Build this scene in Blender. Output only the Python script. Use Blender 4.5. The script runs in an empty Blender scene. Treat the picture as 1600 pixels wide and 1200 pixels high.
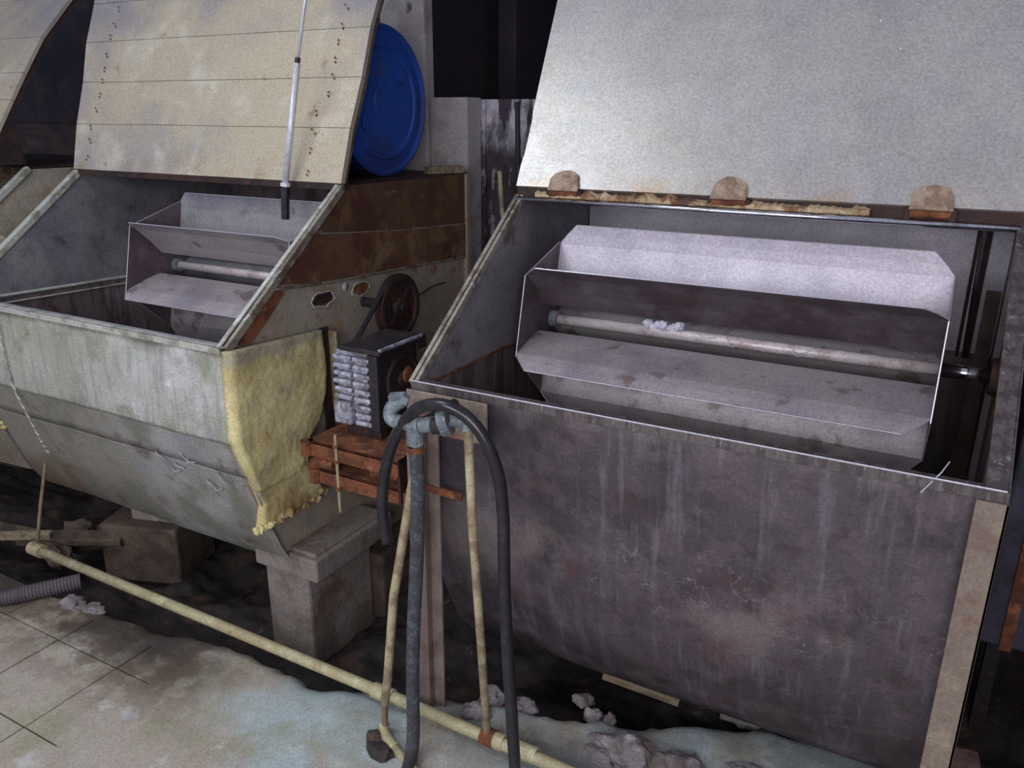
import bpy, bmesh, math, random
from mathutils import Vector, Matrix, noise
random.seed(7)
PI = math.pi
C = bpy.context.scene.collection
SC = bpy.context.scene

# ------------------------------------------------------------ camera
yaw, pitch, roll = math.radians(28.54), math.radians(18.48), math.radians(.37)
EYE = Vector((0, 0, 1.69))
F = Vector((-math.sin(yaw)*math.cos(pitch), math.cos(yaw)*math.cos(pitch), -math.sin(pitch)))
R0 = Vector((math.cos(yaw), math.sin(yaw), 0)); U0 = R0.cross(F)
R = R0*math.cos(roll)+U0*math.sin(roll); U = -R0*math.sin(roll)+U0*math.cos(roll)
cd = bpy.data.cameras.new('camera'); cam = bpy.data.objects.new('camera', cd); C.objects.link(cam)
cd.sensor_width = 36; cd.lens = 1251/1600*36; cd.clip_start = .02
cam.matrix_world = Matrix(((R.x, U.x, -F.x, EYE.x), (R.y, U.y, -F.y, EYE.y), (R.z, U.z, -F.z, EYE.z), (0, 0, 0, 1)))
SC.camera = cam

# ------------------------------------------------------------ light and exposure
w = bpy.data.worlds.new('world'); SC.world = w; w.use_nodes = True
w.node_tree.nodes['Background'].inputs[0].default_value = (.60, .62, .80, 1)
w.node_tree.nodes['Background'].inputs[1].default_value = .50
SC.view_settings.view_transform = 'Standard'; SC.view_settings.look = 'None'
SC.view_settings.exposure = 0; SC.view_settings.gamma = 1; SC.view_settings.use_curve_mapping = False

def area(name, loc, target, size, power, col):
    l = bpy.data.lights.new(name, 'AREA'); l.shape = 'RECTANGLE'; l.size, l.size_y = size; l.energy = power; l.color = col
    o = bpy.data.objects.new(name, l); C.objects.link(o); o.location = loc
    o.rotation_euler = (Vector(target)-Vector(loc)).to_track_quat('-Z', 'Y').to_euler()
    return o
area('window_light', (-1.7, -2.0, 2.15), (-1.7, 2.0, .9), (2.0, 1.2), 66, (.90, .94, 1))
area('right_fill_light', (.5, -1.5, 1.9), (-1.6, 2.2, .7), (1.6, 1.6), 52, (1, .96, .98))  # added fill from the right, brightens faces turned that way
area('overhead_fill_light', (-2.6, .5, 3.2), (-2.2, 2.0, .4), (1.2, .6), 28, (.88, .95, 1))  # added overhead fill, not a fixture of the room

# ------------------------------------------------------------ materials
def lin(c):
    return tuple((x/255/12.92 if x/255 <= .04045 else ((x/255+.055)/1.055)**2.4) for x in c)+(1,)
M = {}
def mat(name, base, layers=(), rough=.7, metal=0., bump=.3, bscale=60, spec=.5, rvar=0.):
    m = bpy.data.materials.new(name); m.use_nodes = True; nt = m.node_tree; N = nt.nodes; L = nt.links
    b = N['Principled BSDF']; b.inputs['Roughness'].default_value = rough; b.inputs['Metallic'].default_value = metal
    b.inputs['Specular IOR Level'].default_value = spec
    geo = N.new('ShaderNodeNewGeometry'); sep = N.new('ShaderNodeSeparateXYZ'); L.new(geo.outputs['Position'], sep.inputs[0])
    def math_(op, a, b_=None, clamp=False):
        n = N.new('ShaderNodeMath'); n.operation = op; n.use_clamp = clamp
        for i, v in enumerate((a, b_)):
            if v is None: continue
            if isinstance(v, (int, float)): n.inputs[i].default_value = v
            else: L.new(v, n.inputs[i])
        return n.outputs[0]
    def rng(v, lo, hi):
        n = N.new('ShaderNodeMapRange'); n.interpolation_type = 'SMOOTHSTEP'; n.clamp = True
        n.inputs[1].default_value = lo; n.inputs[2].default_value = hi; L.new(v, n.inputs[0]); return n.outputs[0]
    def nz(scale, stretch, off, detail=6, rgh=.6):
        mp = N.new('ShaderNodeMapping'); mp.inputs['Scale'].default_value = stretch; mp.inputs['Location'].default_value = (off, off*1.7, -off)
        L.new(geo.outputs['Position'], mp.inputs[0])
        n = N.new('ShaderNodeTexNoise'); n.inputs['Scale'].default_value = scale; n.inputs['Detail'].default_value = detail
        n.inputs['Roughness'].default_value = rgh; L.new(mp.outputs[0], n.inputs[0]); return n.outputs[0]
    rgb = N.new('ShaderNodeRGB'); rgb.outputs[0].default_value = lin(base); cur = rgb.outputs[0]
    for i, ly in enumerate(layers):
        col = ly[0]; scale = ly[1]; lo, hi = ly[2]; amt = ly[3]; o = ly[4] if len(ly) > 4 else {}
        n = nz(scale, o.get('s', (1, 1, 1)), 3.1*i+o.get('o', 0), o.get('d', 6))
        if o.get('ridge'):
            d = math_('ABSOLUTE', math_('SUBTRACT', n, .5)); f = math_('SUBTRACT', 1, rng(d, 0, o['ridge']))
            f = math_('MULTIPLY', f, rng(nz(scale*.35, (1, 1, 1), 9.3), lo, hi))
        else: f = rng(n, lo, hi)
        for ax in 'xyz':
            for q in (ax, ax+'2'):
                if q in o: f = math_('MULTIPLY', f, rng(sep.outputs['xyz'.index(ax)], *o[q]) if o[q][0] < o[q][1] else math_('SUBTRACT', 1, rng(sep.outputs['xyz'.index(ax)], o[q][1], o[q][0])))
        f = math_('MULTIPLY', f, amt)
        mx = N.new('ShaderNodeMix'); mx.data_type = 'RGBA'; L.new(f, mx.inputs[0]); L.new(cur, mx.inputs[6]); mx.inputs[7].default_value = lin(col)
        cur = mx.outputs[2]
    # fine mottling that the dirty surfaces show everywhere
    g = nz(140, (1, 1, 1), 5.5, 3, .7); hs = N.new('ShaderNodeHueSaturation'); L.new(cur, hs.inputs['Color'])
    L.new(math_('ADD', math_('MULTIPLY', rng(g, .25, .75), .42), .79), hs.inputs['Value']); cur = hs.outputs[0]
    L.new(cur, b.inputs['Base Color'])
    if rvar: L.new(math_('ADD', rough-rvar/2, math_('MULTIPLY', rng(nz(9, (1, 1, 1), 2.2), .3, .7), rvar)), b.inputs['Roughness'])
    if bump:
        bp = N.new('ShaderNodeBump'); bp.inputs['Strength'].default_value = bump; bp.inputs['Distance'].default_value = .01
        L.new(nz(bscale, (1, 1, 1), 1.3, 8, .65), bp.inputs['Height']); L.new(bp.outputs[0], b.inputs['Normal'])
    M[name] = m; return m

RUST = (96, 56, 34); DRK = (38, 32, 34)
mat('lid_steel', (190, 186, 180), [((172, 165, 160), 3, (.4, .65), .6), ((176, 176, 184), 5, (.45, .65), .5), ((170, 140, 100), 6, (.42, .62), .75, {'z': (1.54, 1.48)})], .40, .6, .04, 40, rvar=.1)
mat('old_lid', (172, 161, 140), [((144, 138, 138), 2.5, (.45, .65), .7), ((196, 192, 180), 5, (.5, .7), .6), ((134, 104, 60), 5, (.5, .7), .7, {'z': (1.58, 1.46)}), ((128, 92, 62), 11, (.62, .72), .6), ((110, 110, 130), 2, (.35, .6), .6, {'z': (1.93, 2.12)})], .55, .2, .08, 50)
mat('lid_edge', (120, 104, 76), [((70, 54, 40), 14, (.4, .6), .8)], .7, .1, .4)
mat('vat_front', (82, 73, 78), [((112, 108, 116), 3, (.42, .66), .6, {'x': (-.5, -1.1)}), ((56, 49, 53), 2.2, (.42, .62), .7), ((100, 86, 92), 9, (.45, .62), .6), ((58, 46, 44), 13, (.5, .66), .5),
    ((118, 116, 124), 6, (.5, .7), .5, {'s': (5, 1, .5)}), ((140, 132, 134), 9, (.46, .62), .6, {'ridge': .012, 'z': (.3, .5), 'z2': (.85, .62)}), ((124, 112, 112), 4, (.46, .62), .7, {'z': (.35, .5), 'z2': (.74, .6)}),
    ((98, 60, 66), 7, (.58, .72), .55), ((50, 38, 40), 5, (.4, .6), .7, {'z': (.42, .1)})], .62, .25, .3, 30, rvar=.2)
mat('stainless', (176, 167, 170), [((134, 126, 138), 3, (.45, .65), .6), ((150, 146, 152), 8, (.5, .62), .4), ((110, 90, 84), 10, (.58, .68), .7)], .40, .45, .05, 30, rvar=.16)
mat('stainless_bright', (188, 180, 192), [((160, 154, 168), 3, (.42, .65), .6)], .5, .25, .03, 20, rvar=.12)
mat('steel_wall', (142, 138, 142), [((100, 100, 112), 3, (.4, .62), .7), ((96, 70, 60), 8, (.6, .72), .8), ((84, 80, 84), 14, (.5, .7), .4)], .45, .3, .06, 30, rvar=.14)
mat('stained_wall', (118, 106, 108), [((150, 138, 140), 4, (.5, .66), .7, {'s': (2, 2, .6)}), ((72, 60, 62), 5, (.46, .62), .7, {'s': (3, 3, .5)}), (RUST, 9, (.56, .68), .7)], .6, .35, .2, 30)
mat('blade_dirty_shaded', (104, 92, 98), [((74, 62, 66), 5, (.42, .62), .7), ((128, 118, 122), 9, (.52, .7), .5), ((84, 56, 46), 7, (.56, .7), .6)], .5, .45, .08, 30, rvar=.15)  # stained steel, with the shade of a downward face put into its colour
mat('edge_bright', (196, 192, 204), [], .3, .5, 0)
mat('chrome', (220, 220, 226), [((140, 130, 120), 12, (.56, .66), .6)], .16, 1, 0)
mat('shaft_steel', (196, 186, 186), [((150, 128, 122), 14, (.50, .66), .6), ((214, 208, 208), 18, (.56, .7), .6)], .4, .2, .1)
mat('rim_steel', (150, 144, 132), [((96, 78, 62), 12, (.45, .6), .8), ((200, 198, 196), 20, (.55, .68), .7)], .5, .4, .25, 50)
mat('rim_pale', (176, 176, 168), [((118, 110, 92), 10, (.5, .64), .7), ((214, 216, 212), 20, (.55, .7), .6)], .55, .25, .25, 50)
mat('leg_paint', (124, 110, 98), [((104, 84, 76), 6, (.45, .64), .7), ((158, 146, 128), 9, (.52, .68), .6), ((120, 74, 60), 14, (.58, .7), .6)], .7, .1, .15, 40)
mat('post_paint', (122, 106, 100), [((88, 72, 72), 8, (.45, .64), .7), ((120, 80, 60), 14, (.55, .7), .6)], .75, .1, .15, 40)
mat('gusset', (146, 130, 116), [((120, 72, 46), 9, (.48, .62), .8), ((96, 90, 90), 6, (.5, .7), .6)], .75, .1, .3, 40)
mat('clad_top', (164, 162, 152), [((184, 182, 182), 3, (.42, .64), .9, {'x': (-2.9, -2.3)}), ((146, 146, 126), 4, (.46, .64), .6), ((108, 108, 88), 7, (.52, .66), .5, {'s': (1, 1, 1)}), ((124, 132, 132), 9, (.5, .62), .5, {'s': (4, 1, .5)}), ((206, 206, 206), 12, (.66, .74), .6), ((96, 90, 80), 5, (.4, .6), .8, {'z': (.93, 1.0)})], .62, .15, .25, 25)
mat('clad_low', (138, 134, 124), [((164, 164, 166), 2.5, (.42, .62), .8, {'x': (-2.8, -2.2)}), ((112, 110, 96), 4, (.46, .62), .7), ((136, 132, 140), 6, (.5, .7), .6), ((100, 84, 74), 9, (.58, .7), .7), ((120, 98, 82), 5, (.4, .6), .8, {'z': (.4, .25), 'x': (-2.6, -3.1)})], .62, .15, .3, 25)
mat('foam', (204, 192, 142), [((178, 160, 104), 6, (.44, .6), .7), ((204, 200, 140), 11, (.5, .66), .7), ((134, 104, 66), 8, (.6, .72), .7), ((150, 144, 122), 5, (.52, .68), .6), ((130, 98, 60), 4, (.36, .56), .8, {'z': (.52, .38)}), ((146, 140, 122), 4, (.3, .5), .8, {'z': (.93, .97)})], .95, 0, .45, 60)
mat('foam_crust', (178, 156, 122), [((120, 72, 48), 18, (.46, .6), .9), ((206, 192, 160), 30, (.5, .66), .7), ((84, 66, 60), 9, (.52, .62), .8)], .95, 0, .8, 90)
mat('rust_panel', (86, 60, 44), [((72, 40, 30), 4, (.42, .6), .9), ((112, 84, 44), 6, (.5, .66), .7), ((50, 42, 40), 3, (.5, .66), .8), ((136, 124, 106), 7, (.6, .72), .6, {'s': (1, 1, 3)})], .8, .1, .3, 40)
mat('rust_panel_low', (98, 66, 46), [((74, 40, 26), 5, (.44, .6), .8), ((128, 106, 78), 8, (.52, .66), .6), ((90, 84, 76), 4, (.55, .7), .7, {'y': (2.5, 2.9)})], .8, .1, .3, 40)
mat('end_steel', (160, 150, 136), [((138, 132, 116), 5, (.44, .62), .8), ((150, 120, 98), 6, (.48, .64), .7), ((160, 154, 150), 7, (.52, .68), .6), ((116, 64, 40), 9, (.58, .68), .8, {'z': (.9, 1.0)})], .65, .15, .3, 30)
mat('rim_dark', (98, 90, 90), [((66, 56, 58), 9, (.44, .6), .8, {'s': (4, 4, .6)}), ((150, 148, 140), 16, (.58, .7), .7, {'s': (4, 4, .6)})], .55, .4, .25, 50)
mat('hinge_brown', (158, 138, 120), [((116, 92, 74), 20, (.44, .6), .8), ((172, 156, 136), 34, (.54, .68), .6)], .9, 0, .4, 90)
mat('rust', (120, 70, 44), [((74, 40, 30), 14, (.44, .6), .8), ((150, 98, 62), 22, (.52, .66), .7)], .9, .05, .5, 90)
mat('dark_rust', (58, 36, 32), [((30, 24, 28), 14, (.44, .6), .8), ((104, 60, 36), 16, (.6, .7), .6)], .7, .2, .4, 60)
mat('dark_iron', (40, 36, 40), [((70, 52, 46), 14, (.5, .66), .7)], .6, .3, .3, 60)
mat('motor_grey', (150, 150, 164), [((96, 88, 98), 24, (.46, .6), .8), ((196, 196, 210), 40, (.52, .66), .7), ((96, 66, 58), 12, (.6, .7), .7)], .6, .2, .4, 90)
mat('blue_plastic', (30, 72, 156), [((38, 52, 104), 5, (.45, .62), .7), ((64, 74, 110), 9, (.56, .7), .6), ((30, 70, 160), 3, (.5, .7), .5)], .55, 0, .1, 40)
mat('rubber', (30, 27, 32), [((48, 44, 50), 30, (.5, .66), .6)], .24, 0, .1, 60)
mat('braid', (62, 64, 70), [((92, 94, 98), 60, (.5, .6), .7), ((50, 42, 44), 12, (.45, .6), .6)], .8, 0, .6, 140)
mat('ribbed_grey', (84, 78, 80), [((58, 52, 54), 12, (.45, .62), .7)], .7, 0, .3, 80)
mat('pipe_yellow', (164, 156, 122), [((148, 134, 100), 10, (.46, .62), .7), ((196, 190, 160), 16, (.52, .68), .6), ((112, 84, 60), 22, (.62, .7), .7)], .55, 0, .12, 60)
mat('pipe_tan', (158, 146, 116), [((116, 96, 76), 14, (.46, .62), .8), ((180, 172, 144), 26, (.54, .68), .6)], .65, 0, .2, 80)
mat('pipe_brown', (116, 100, 76), [((84, 68, 56), 14, (.46, .62), .8)], .7, 0, .2, 80)
mat('zinc', (120, 130, 134), [((88, 92, 100), 20, (.46, .6), .8), ((158, 154, 158), 26, (.56, .68), .7)], .6, .25, .5, 90)
mat('concrete', (132, 122, 116), [((104, 90, 80), 6, (.44, .62), .8), ((154, 148, 142), 9, (.54, .7), .6), ((92, 68, 52), 4, (.54, .68), .8)], .95, 0, .6, 40)
mat('concrete_dark', (92, 78, 66), [((60, 48, 44), 7, (.44, .6), .8), ((112, 104, 92), 9, (.56, .7), .6)], .95, 0, .6, 40)
mat('rubble', (122, 116, 118), [((94, 80, 76), 16, (.44, .6), .8), ((166, 162, 162), 20, (.56, .7), .6)], .95, 0, .8, 60)
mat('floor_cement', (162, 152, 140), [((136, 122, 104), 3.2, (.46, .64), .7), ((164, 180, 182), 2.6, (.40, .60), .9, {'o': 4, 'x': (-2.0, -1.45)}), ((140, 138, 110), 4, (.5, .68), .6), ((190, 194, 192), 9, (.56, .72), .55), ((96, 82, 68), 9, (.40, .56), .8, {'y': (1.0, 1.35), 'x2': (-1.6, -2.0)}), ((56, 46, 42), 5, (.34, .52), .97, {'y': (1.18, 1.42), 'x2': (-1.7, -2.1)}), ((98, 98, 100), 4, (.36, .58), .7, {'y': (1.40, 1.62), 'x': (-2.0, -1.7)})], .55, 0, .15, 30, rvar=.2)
M['floor_tile'] = M['floor_cement']
mat('grout', (44, 36, 34), [], .95)
mat('mud', (44, 36, 34), [((28, 24, 26), 6, (.44, .6), .8), ((74, 54, 44), 8, (.52, .66), .7), ((96, 94, 92), 13, (.62, .72), .7)], .75, 0, .8, 30, rvar=.4)
mat('wall_dark', (48, 42, 54), [((26, 24, 40), 3, (.42, .6), .8), ((74, 58, 50), 5, (.5, .66), .7), ((60, 66, 70), 9, (.58, .7), .5)], .85, 0, .4, 20)
mat('wall_brown', (82, 64, 56), [((48, 40, 48), 4, (.42, .6), .8, {'s': (1, 1, 2.5)}), ((104, 88, 76), 5, (.54, .68), .7, {'s': (.6, 1, 4)}), ((46, 64, 74), 5, (.56, .7), .6)], .85, 0, .4, 20)
mat('wall_pale', (172, 166, 166), [((132, 122, 120), 4, (.48, .64), .7), ((186, 184, 178), 9, (.52, .7), .6), ((60, 58, 52), 7, (.56, .64), .9, {'z': (1.9, 2.05)})], .85, 0, .3, 20)
mat('wall_drip', (62, 52, 60), [((196, 188, 200), 8, (.46, .54), .95, {'s': (2.2, 1, .4), 'z': (1.50, 1.66)}), ((30, 24, 34), 5, (.45, .6), .8), ((150, 146, 156), 14, (.56, .62), .7, {'s': (2, 1, .6)})], .6, 0, .4, 30)
mat('void', (26, 20, 30), [((44, 28, 34), 4, (.5, .66), .7)], .95, 0, .2)
mat('brick_clay', (116, 92, 82), [((84, 62, 56), 14, (.46, .62), .8), ((150, 146, 150), 16, (.6, .7), .8)], .95, 0, .6, 60)
mat('wood', (130, 116, 96), [((90, 74, 58), 12, (.45, .62), .8, {'s': (1, 5, 5)})], .9, 0, .3, 60)
mat('blue_grey_steel', (62, 62, 76), [((40, 38, 48), 5, (.44, .62), .8), ((100, 66, 46), 8, (.58, .7), .7)], .6, .3, .3, 40)
mat('white_fibre', (214, 212, 226), [((180, 176, 190), 60, (.45, .6), .6)], .95, 0, .8, 200)
mat('white_paint', (196, 196, 204), [((150, 148, 154), 18, (.5, .66), .5)], .4, .2, .05)

# ------------------------------------------------------------ helpers
def link(name, me, m, parent=None, origin=None, stuff=False, label=None, smooth=False, bevel=0):
    """link mesh data written in world coordinates; parent gives the root that carries the offset"""
    off = Vector((0, 0, 0))
    if parent is not None:
        p = parent
        while p.parent: p = p.parent
        off = p.location.copy()
    elif origin is not None: off = Vector(origin)
    for v in me.vertices: v.co -= off
    ms = m if isinstance(m, (list, tuple)) else [m]
    for q in ms: me.materials.append(M[q])
    if smooth: me.polygons.foreach_set('use_smooth', [True]*len(me.polygons))
    o = bpy.data.objects.new(name, me); C.objects.link(o)
    if parent is not None: o.parent = parent
    elif origin is not None: o.location = origin
    if label: o['label'] = label
    if stuff: o['kind'] = 'stuff'
    if bevel:
        b = o.modifiers.new('bevel', 'BEVEL'); b.width = bevel; b.segments = 2; b.limit_method = 'ANGLE'
    return o
def thing(name, label, cat, loc, group=None):
    o = bpy.data.objects.new(name, None); C.objects.link(o); o.location = loc; o.empty_display_size = .1
    return tag(o, label, cat, group)
def tag(o, label, cat, group=None):
    o['label'] = label; o['category'] = cat
    if group: o['group'] = group
    return o
def struct(o): o['kind'] = 'structure'; return o
def mesh(V, Fc, name='m'):
    me = bpy.data.meshes.new(name); me.from_pydata([tuple(v) for v in V], [], Fc); me.update()
    bm = bmesh.new(); bm.from_mesh(me); bmesh.ops.recalc_face_normals(bm, faces=bm.faces); bm.to_mesh(me); bm.free()
    return me
def join(*ms):
    V = []; Fc = []
    for me in ms:
        n = len(V); V += [v.co.copy() for v in me.vertices]; Fc += [[i+n for i in p.vertices] for p in me.polygons]
    return mesh(V, Fc)
def box(x0, x1, y0, y1, z0, z1):
    V = [(x, y, z) for x in (x0, x1) for y in (y0, y1) for z in (z0, z1)]
    return mesh(V, [(0, 1, 3, 2), (4, 6, 7, 5), (0, 4, 5, 1), (2, 3, 7, 6), (0, 2, 6, 4), (1, 5, 7, 3)])
def rot_box(c, size, rz, rx=0, ry=0):
    sx, sy, sz = (s/2 for s in size); me = box(-sx, sx, -sy, sy, -sz, sz)
    me.transform(Matrix.Translation(c) @ Matrix.Rotation(rz, 4, 'Z') @ Matrix.Rotation(rx, 4, 'X') @ Matrix.Rotation(ry, 4, 'Y')); return me
def prism_x(poly, x0, x1):
    """polygon in (y, z) extruded along x"""
    n = len(poly); V = [(x0, y, z) for y, z in poly]+[(x1, y, z) for y, z in poly]
    return mesh(V, [list(range(n)), list(range(2*n-1, n-1, -1))]+[(i, (i+1) % n, n+(i+1) % n, n+i) for i in range(n)])
def spline(pts, n=8):
    P = [Vector(p) for p in pts]; P = [P[0]*2-P[1]]+P+[P[-1]*2-P[-2]]; out = []
    for i in range(1, len(P)-2):
        a, b, c, d = P[i-1:i+3]
        for k in range(n):
            t = k/n; out.append(.5*((2*b)+(c-a)*t+(2*a-5*b+4*c-d)*t*t+(3*b-a-3*c+d)*t**3))
    out.append(P[-2]); return out
def tube(pts, r, seg=10, rib=0, caps=True):
    P = [Vector(p) for p in pts]; n = len(P); V = []; Fc = []
    rr = r if callable(r) else (lambda t: r)
    up = Vector((0, 0, 1)); d0 = (P[1]-P[0]).normalized()
    if abs(d0.dot(up)) > .9: up = Vector((0, 1, 0))
    a = d0.cross(up).normalized()
    for i in range(n):
        d = (P[min(i+1, n-1)]-P[max(i-1, 0)]).normalized(); a = (a-d*a.dot(d)).normalized(); b = d.cross(a)
        q = rr(i/(n-1))*(1+(rib if i % 2 else 0))
        V += [P[i]+(a*math.cos(2*PI*k/seg)+b*math.sin(2*PI*k/seg))*q for k in range(seg)]
    for i in range(n-1):
        for k in range(seg):
            Fc.append((i*seg+k, i*seg+(k+1) % seg, (i+1)*seg+(k+1) % seg, (i+1)*seg+k))
    if caps: Fc += [list(range(seg))[::-1], [(n-1)*seg+k for k in range(seg)]]
    return mesh(V, Fc)
def lathe_x(prof, yc, zc, seg=32):
    """profile of (x, radius) turned about the x axis through (yc, zc)"""
    V = []; Fc = []
    for x, r in prof: V += [(x, yc+r*math.cos(2*PI*k/seg), zc+r*math.sin(2*PI*k/seg)) for k in range(seg)]
    n = len(prof)
    for i in range(n-1):
        for k in range(seg): Fc.append((i*seg+k, i*seg+(k+1) % seg, (i+1)*seg+(k+1) % seg, (i+1)*seg+k))
    Fc += [list(range(seg)), [(n-1)*seg+k for k in range(seg)]]
    return mesh(V, Fc)
def resample(poly, step):
    out = []
    for (a, b) in zip(poly[:-1], poly[1:]):
        a = Vector(a); b = Vector(b); n = max(1, int((b-a).length/step))
        out += [a.lerp(b, k/n) for k in range(n)]
    out.append(Vector(poly[-1])); return out
def sheet(prof, x0, x1, th=.004, nx=1, dent=0, step=0, ragged=0):
    """bent sheet: (y, z) profile swept along x, given a real thickness inward"""
    pr = resample([(p[0], p[1], 0) for p in prof], step) if step else [Vector((p[0], p[1], 0)) for p in prof]
    n = len(pr); nor = []
    for i in range(n):
        d = pr[min(i+1, n-1)]-pr[max(i-1, 0)]; nor.append(Vector((d.y, -d.x, 0)).normalized())
    V = []
    for side in (0, 1):
        for i in range(n):
            for k in range(nx+1):
                x = x0+(x1-x0)*k/nx; p = pr[i]-nor[i]*(th*side)
                q = noise.noise(Vector((x*4, p.x*4, p.y*4)))*dent+noise.noise(Vector((x*14, p.x*9, p.y*14)))*dent*.4 if dent else 0
                if ragged and k in (0, nx): x += noise.noise(Vector((p.y*25, x, 3)))*ragged
                V.append((x, p.x+nor[i].x*q, p.y+nor[i].y*q))
    W = nx+1; S = n*W; Fc = []
    for i in range(n-1):
        for k in range(nx):
            a = i*W+k; Fc.append((a, a+1, a+W+1, a+W)); Fc.append((S+a, S+a+W, S+a+W+1, S+a+1))
    for i in range(n-1):
        for k in (0, nx):
            a = i*W+k; Fc.append((a, a+W, S+a+W, S+a))
    for k in range(nx):
        for i in (0, n-1):
            a = i*W+k; Fc.append((a, a+1, S+a+1, S+a))
    return mesh(V, Fc)
def rock(c, size, seed, sub=2):
    bm = bmesh.new(); bmesh.ops.create_icosphere(bm, subdivisions=sub, radius=1)
    for v in bm.verts:
        d = 1+noise.noise(v.co*1.3+Vector((seed*7.7, 0, 0)))*.55+noise.noise(v.co*3+Vector((0, seed*3.3, 0)))*.25
        v.co = Vector((v.co.x*size[0], v.co.y*size[1], v.co.z*size[2]))*d+Vector(c)
    me = bpy.data.meshes.new('rock'); bm.to_mesh(me); bm.free(); return me
def disc_hole(c, r, seed, x):
    n = 22; V = [(x+.001, c[0], c[1])]
    for k in range(n):
        a = 2*PI*k/n; q = 1+noise.noise(Vector((math.cos(a)*1.5, math.sin(a)*1.5, seed)))*.5
        V.append((x+.003, c[0]+r[0]*q*math.cos(a), c[1]+r[1]*q*math.sin(a)))
    return mesh(V, [(0, 1+k, 1+(k+1) % n) for k in range(n)])

# ------------------------------------------------------------ the floor and walls
def edge_y(x):
    pts = [(-6, 1.38), (-2.5, 1.42), (-2.03, 1.50), (-1.5, 1.53), (-1.24, 1.60), (-.95, 1.72), (-.73, 1.76), (-.55, 1.84), (-.24, 2.0), (.1, 2.05), (2, 2.1)]
    for (a, b), (c, d) in zip(pts[:-1], pts[1:]):
        if a <= x <= c: return b+(d-b)*(x-a)/(c-a)
    return pts[0][1] if x < a else pts[-1][1]
V = []; Fc = []; mi = []
xs = [-6+.2*i for i in range(10)]+[-4+.025*i for i in range(200)]+[1+.15*i for i in range(14)]
ys = [-1.5+.15*i for i in range(18)]+[1.2+.022*i for i in range(60)]+[2.52+.08*i for i in range(24)]
for y in ys:
    for x in xs:
        n1 = noise.noise(Vector((x*5, y*5, 0))); n2 = noise.noise(Vector((x*17, y*17, 4))); n3 = noise.noise(Vector((x*2.2, y*2.2, 8)))
        d = y-edge_y(x)-n1*.035-n2*.015
        t = max(0, min(1, d/.16)); t = t*t*(3-2*t)
        z = (-.006 if (x < -1.975 and y < 1.415) else .0035)-t*(.26 if x < -.6 else .17)+t*(n1*.05+n2*.03+n3*.06)+n1*.003
        if x > -1.3 and y < edge_y(x)+.05: z += max(0, n2)*.012+max(0, n1)*.012*(y > 1.3)
        V.append((x, y, z))
W = len(xs)
for j in range(len(ys)-1):
    for i in range(W-1):
        a = j*W+i; Fc.append((a, a+1, a+W+1, a+W))
        zc = sum(V[q][2] for q in (a, a+1, a+W, a+W+1))/4; cx, cy = V[a][0], V[a][1]
        tilezone = cx < -2.0 and cy < 1.385
        mi.append(2 if tilezone else (1 if zc < -.035 else 0))
me = bpy.data.meshes.new('floor'); me.from_pydata(V, [], Fc); me.update()
fl = struct(link('floor', me, ['floor_cement', 'mud', 'grout'], smooth=True))
me.polygons.foreach_set('material_index', mi)
# square tiles, one by one
GX, GY, T = -2.434, 1.281, .3
for j in range(-7, 1):
    for i in range(-8, 2):
        x0, x1 = GX+T*i+.0028, GX+T*(i+1)-.0028; y0, y1 = GY+T*(j-1)+.0028, GY+T*j-.0028
        if i == 1: x1 = -1.935
        dz = random.uniform(-.001, .001)
        tl = link('tile', box(x0, x1, y0, y1, -.012, .004+dz), 'floor_tile', fl)
for i in range(-8, 2):     # the cut row along the trench
    x0, x1 = GX+T*i+.0028, GX+T*(i+1)-.0028
    if i == 1: x1 = -1.935
    link('tile', box(x0, x1, GY+.0028, GY+.15+.02*noise.noise(Vector((i*3.3, 1, 1))), -.012, .003), 'floor_tile', fl, bevel=.0015)

def wall_piece(name, b, m): return struct(link(name, box(*b), m))
wall_piece('wall_back', (-9, -2.445, 3.5, 3.6, -.5, 1.62), 'wall_brown')
struct(link('wall_back', box(-9, -2.445, 3.515, 3.62, 1.60, 3.6), 'wall_dark'))
struct(link('wall_pillar', box(-2.44, -2.195, 3.2, 3.275, -.5, 3.4), 'wall_pale', bevel=.01))
struct(link('wall_return', box(-2.44, -2.2, 3.28, 4.4, -.5, 3.4), 'void'))
lowp = wall_piece('wall_low', (-2.19, -1.99, 3.225, 3.34, -.5, 1.77), 'wall_pale')
bt = struct(link('wall_tiled', box(-2.19, 3.0, 3.36, 3.6, -.5, 1.765), 'grout'))
for i in range(12):
    x0 = -1.965+.255*(i-1)
    for k, (z0, z1) in enumerate([(-.4, .3), (.305, 1.03), (1.035, 1.765)]):
        link('wall_tile', box(x0+.002, x0+.252, 3.345, 3.37, z0+.002, z1-.002), 'wall_drip', bt, bevel=.002)
struct(link('wall_recess', join(box(-2.1, 3.0, 4.3, 4.4, 1.2, 3.6), box(-2.1, -2.0, 3.7, 4.3, 1.2, 3.6)), 'void'))
struct(link('wall_lintel', box(-9, 3, 3.2, 4.4, 3.4, 3.6), 'void'))

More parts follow.
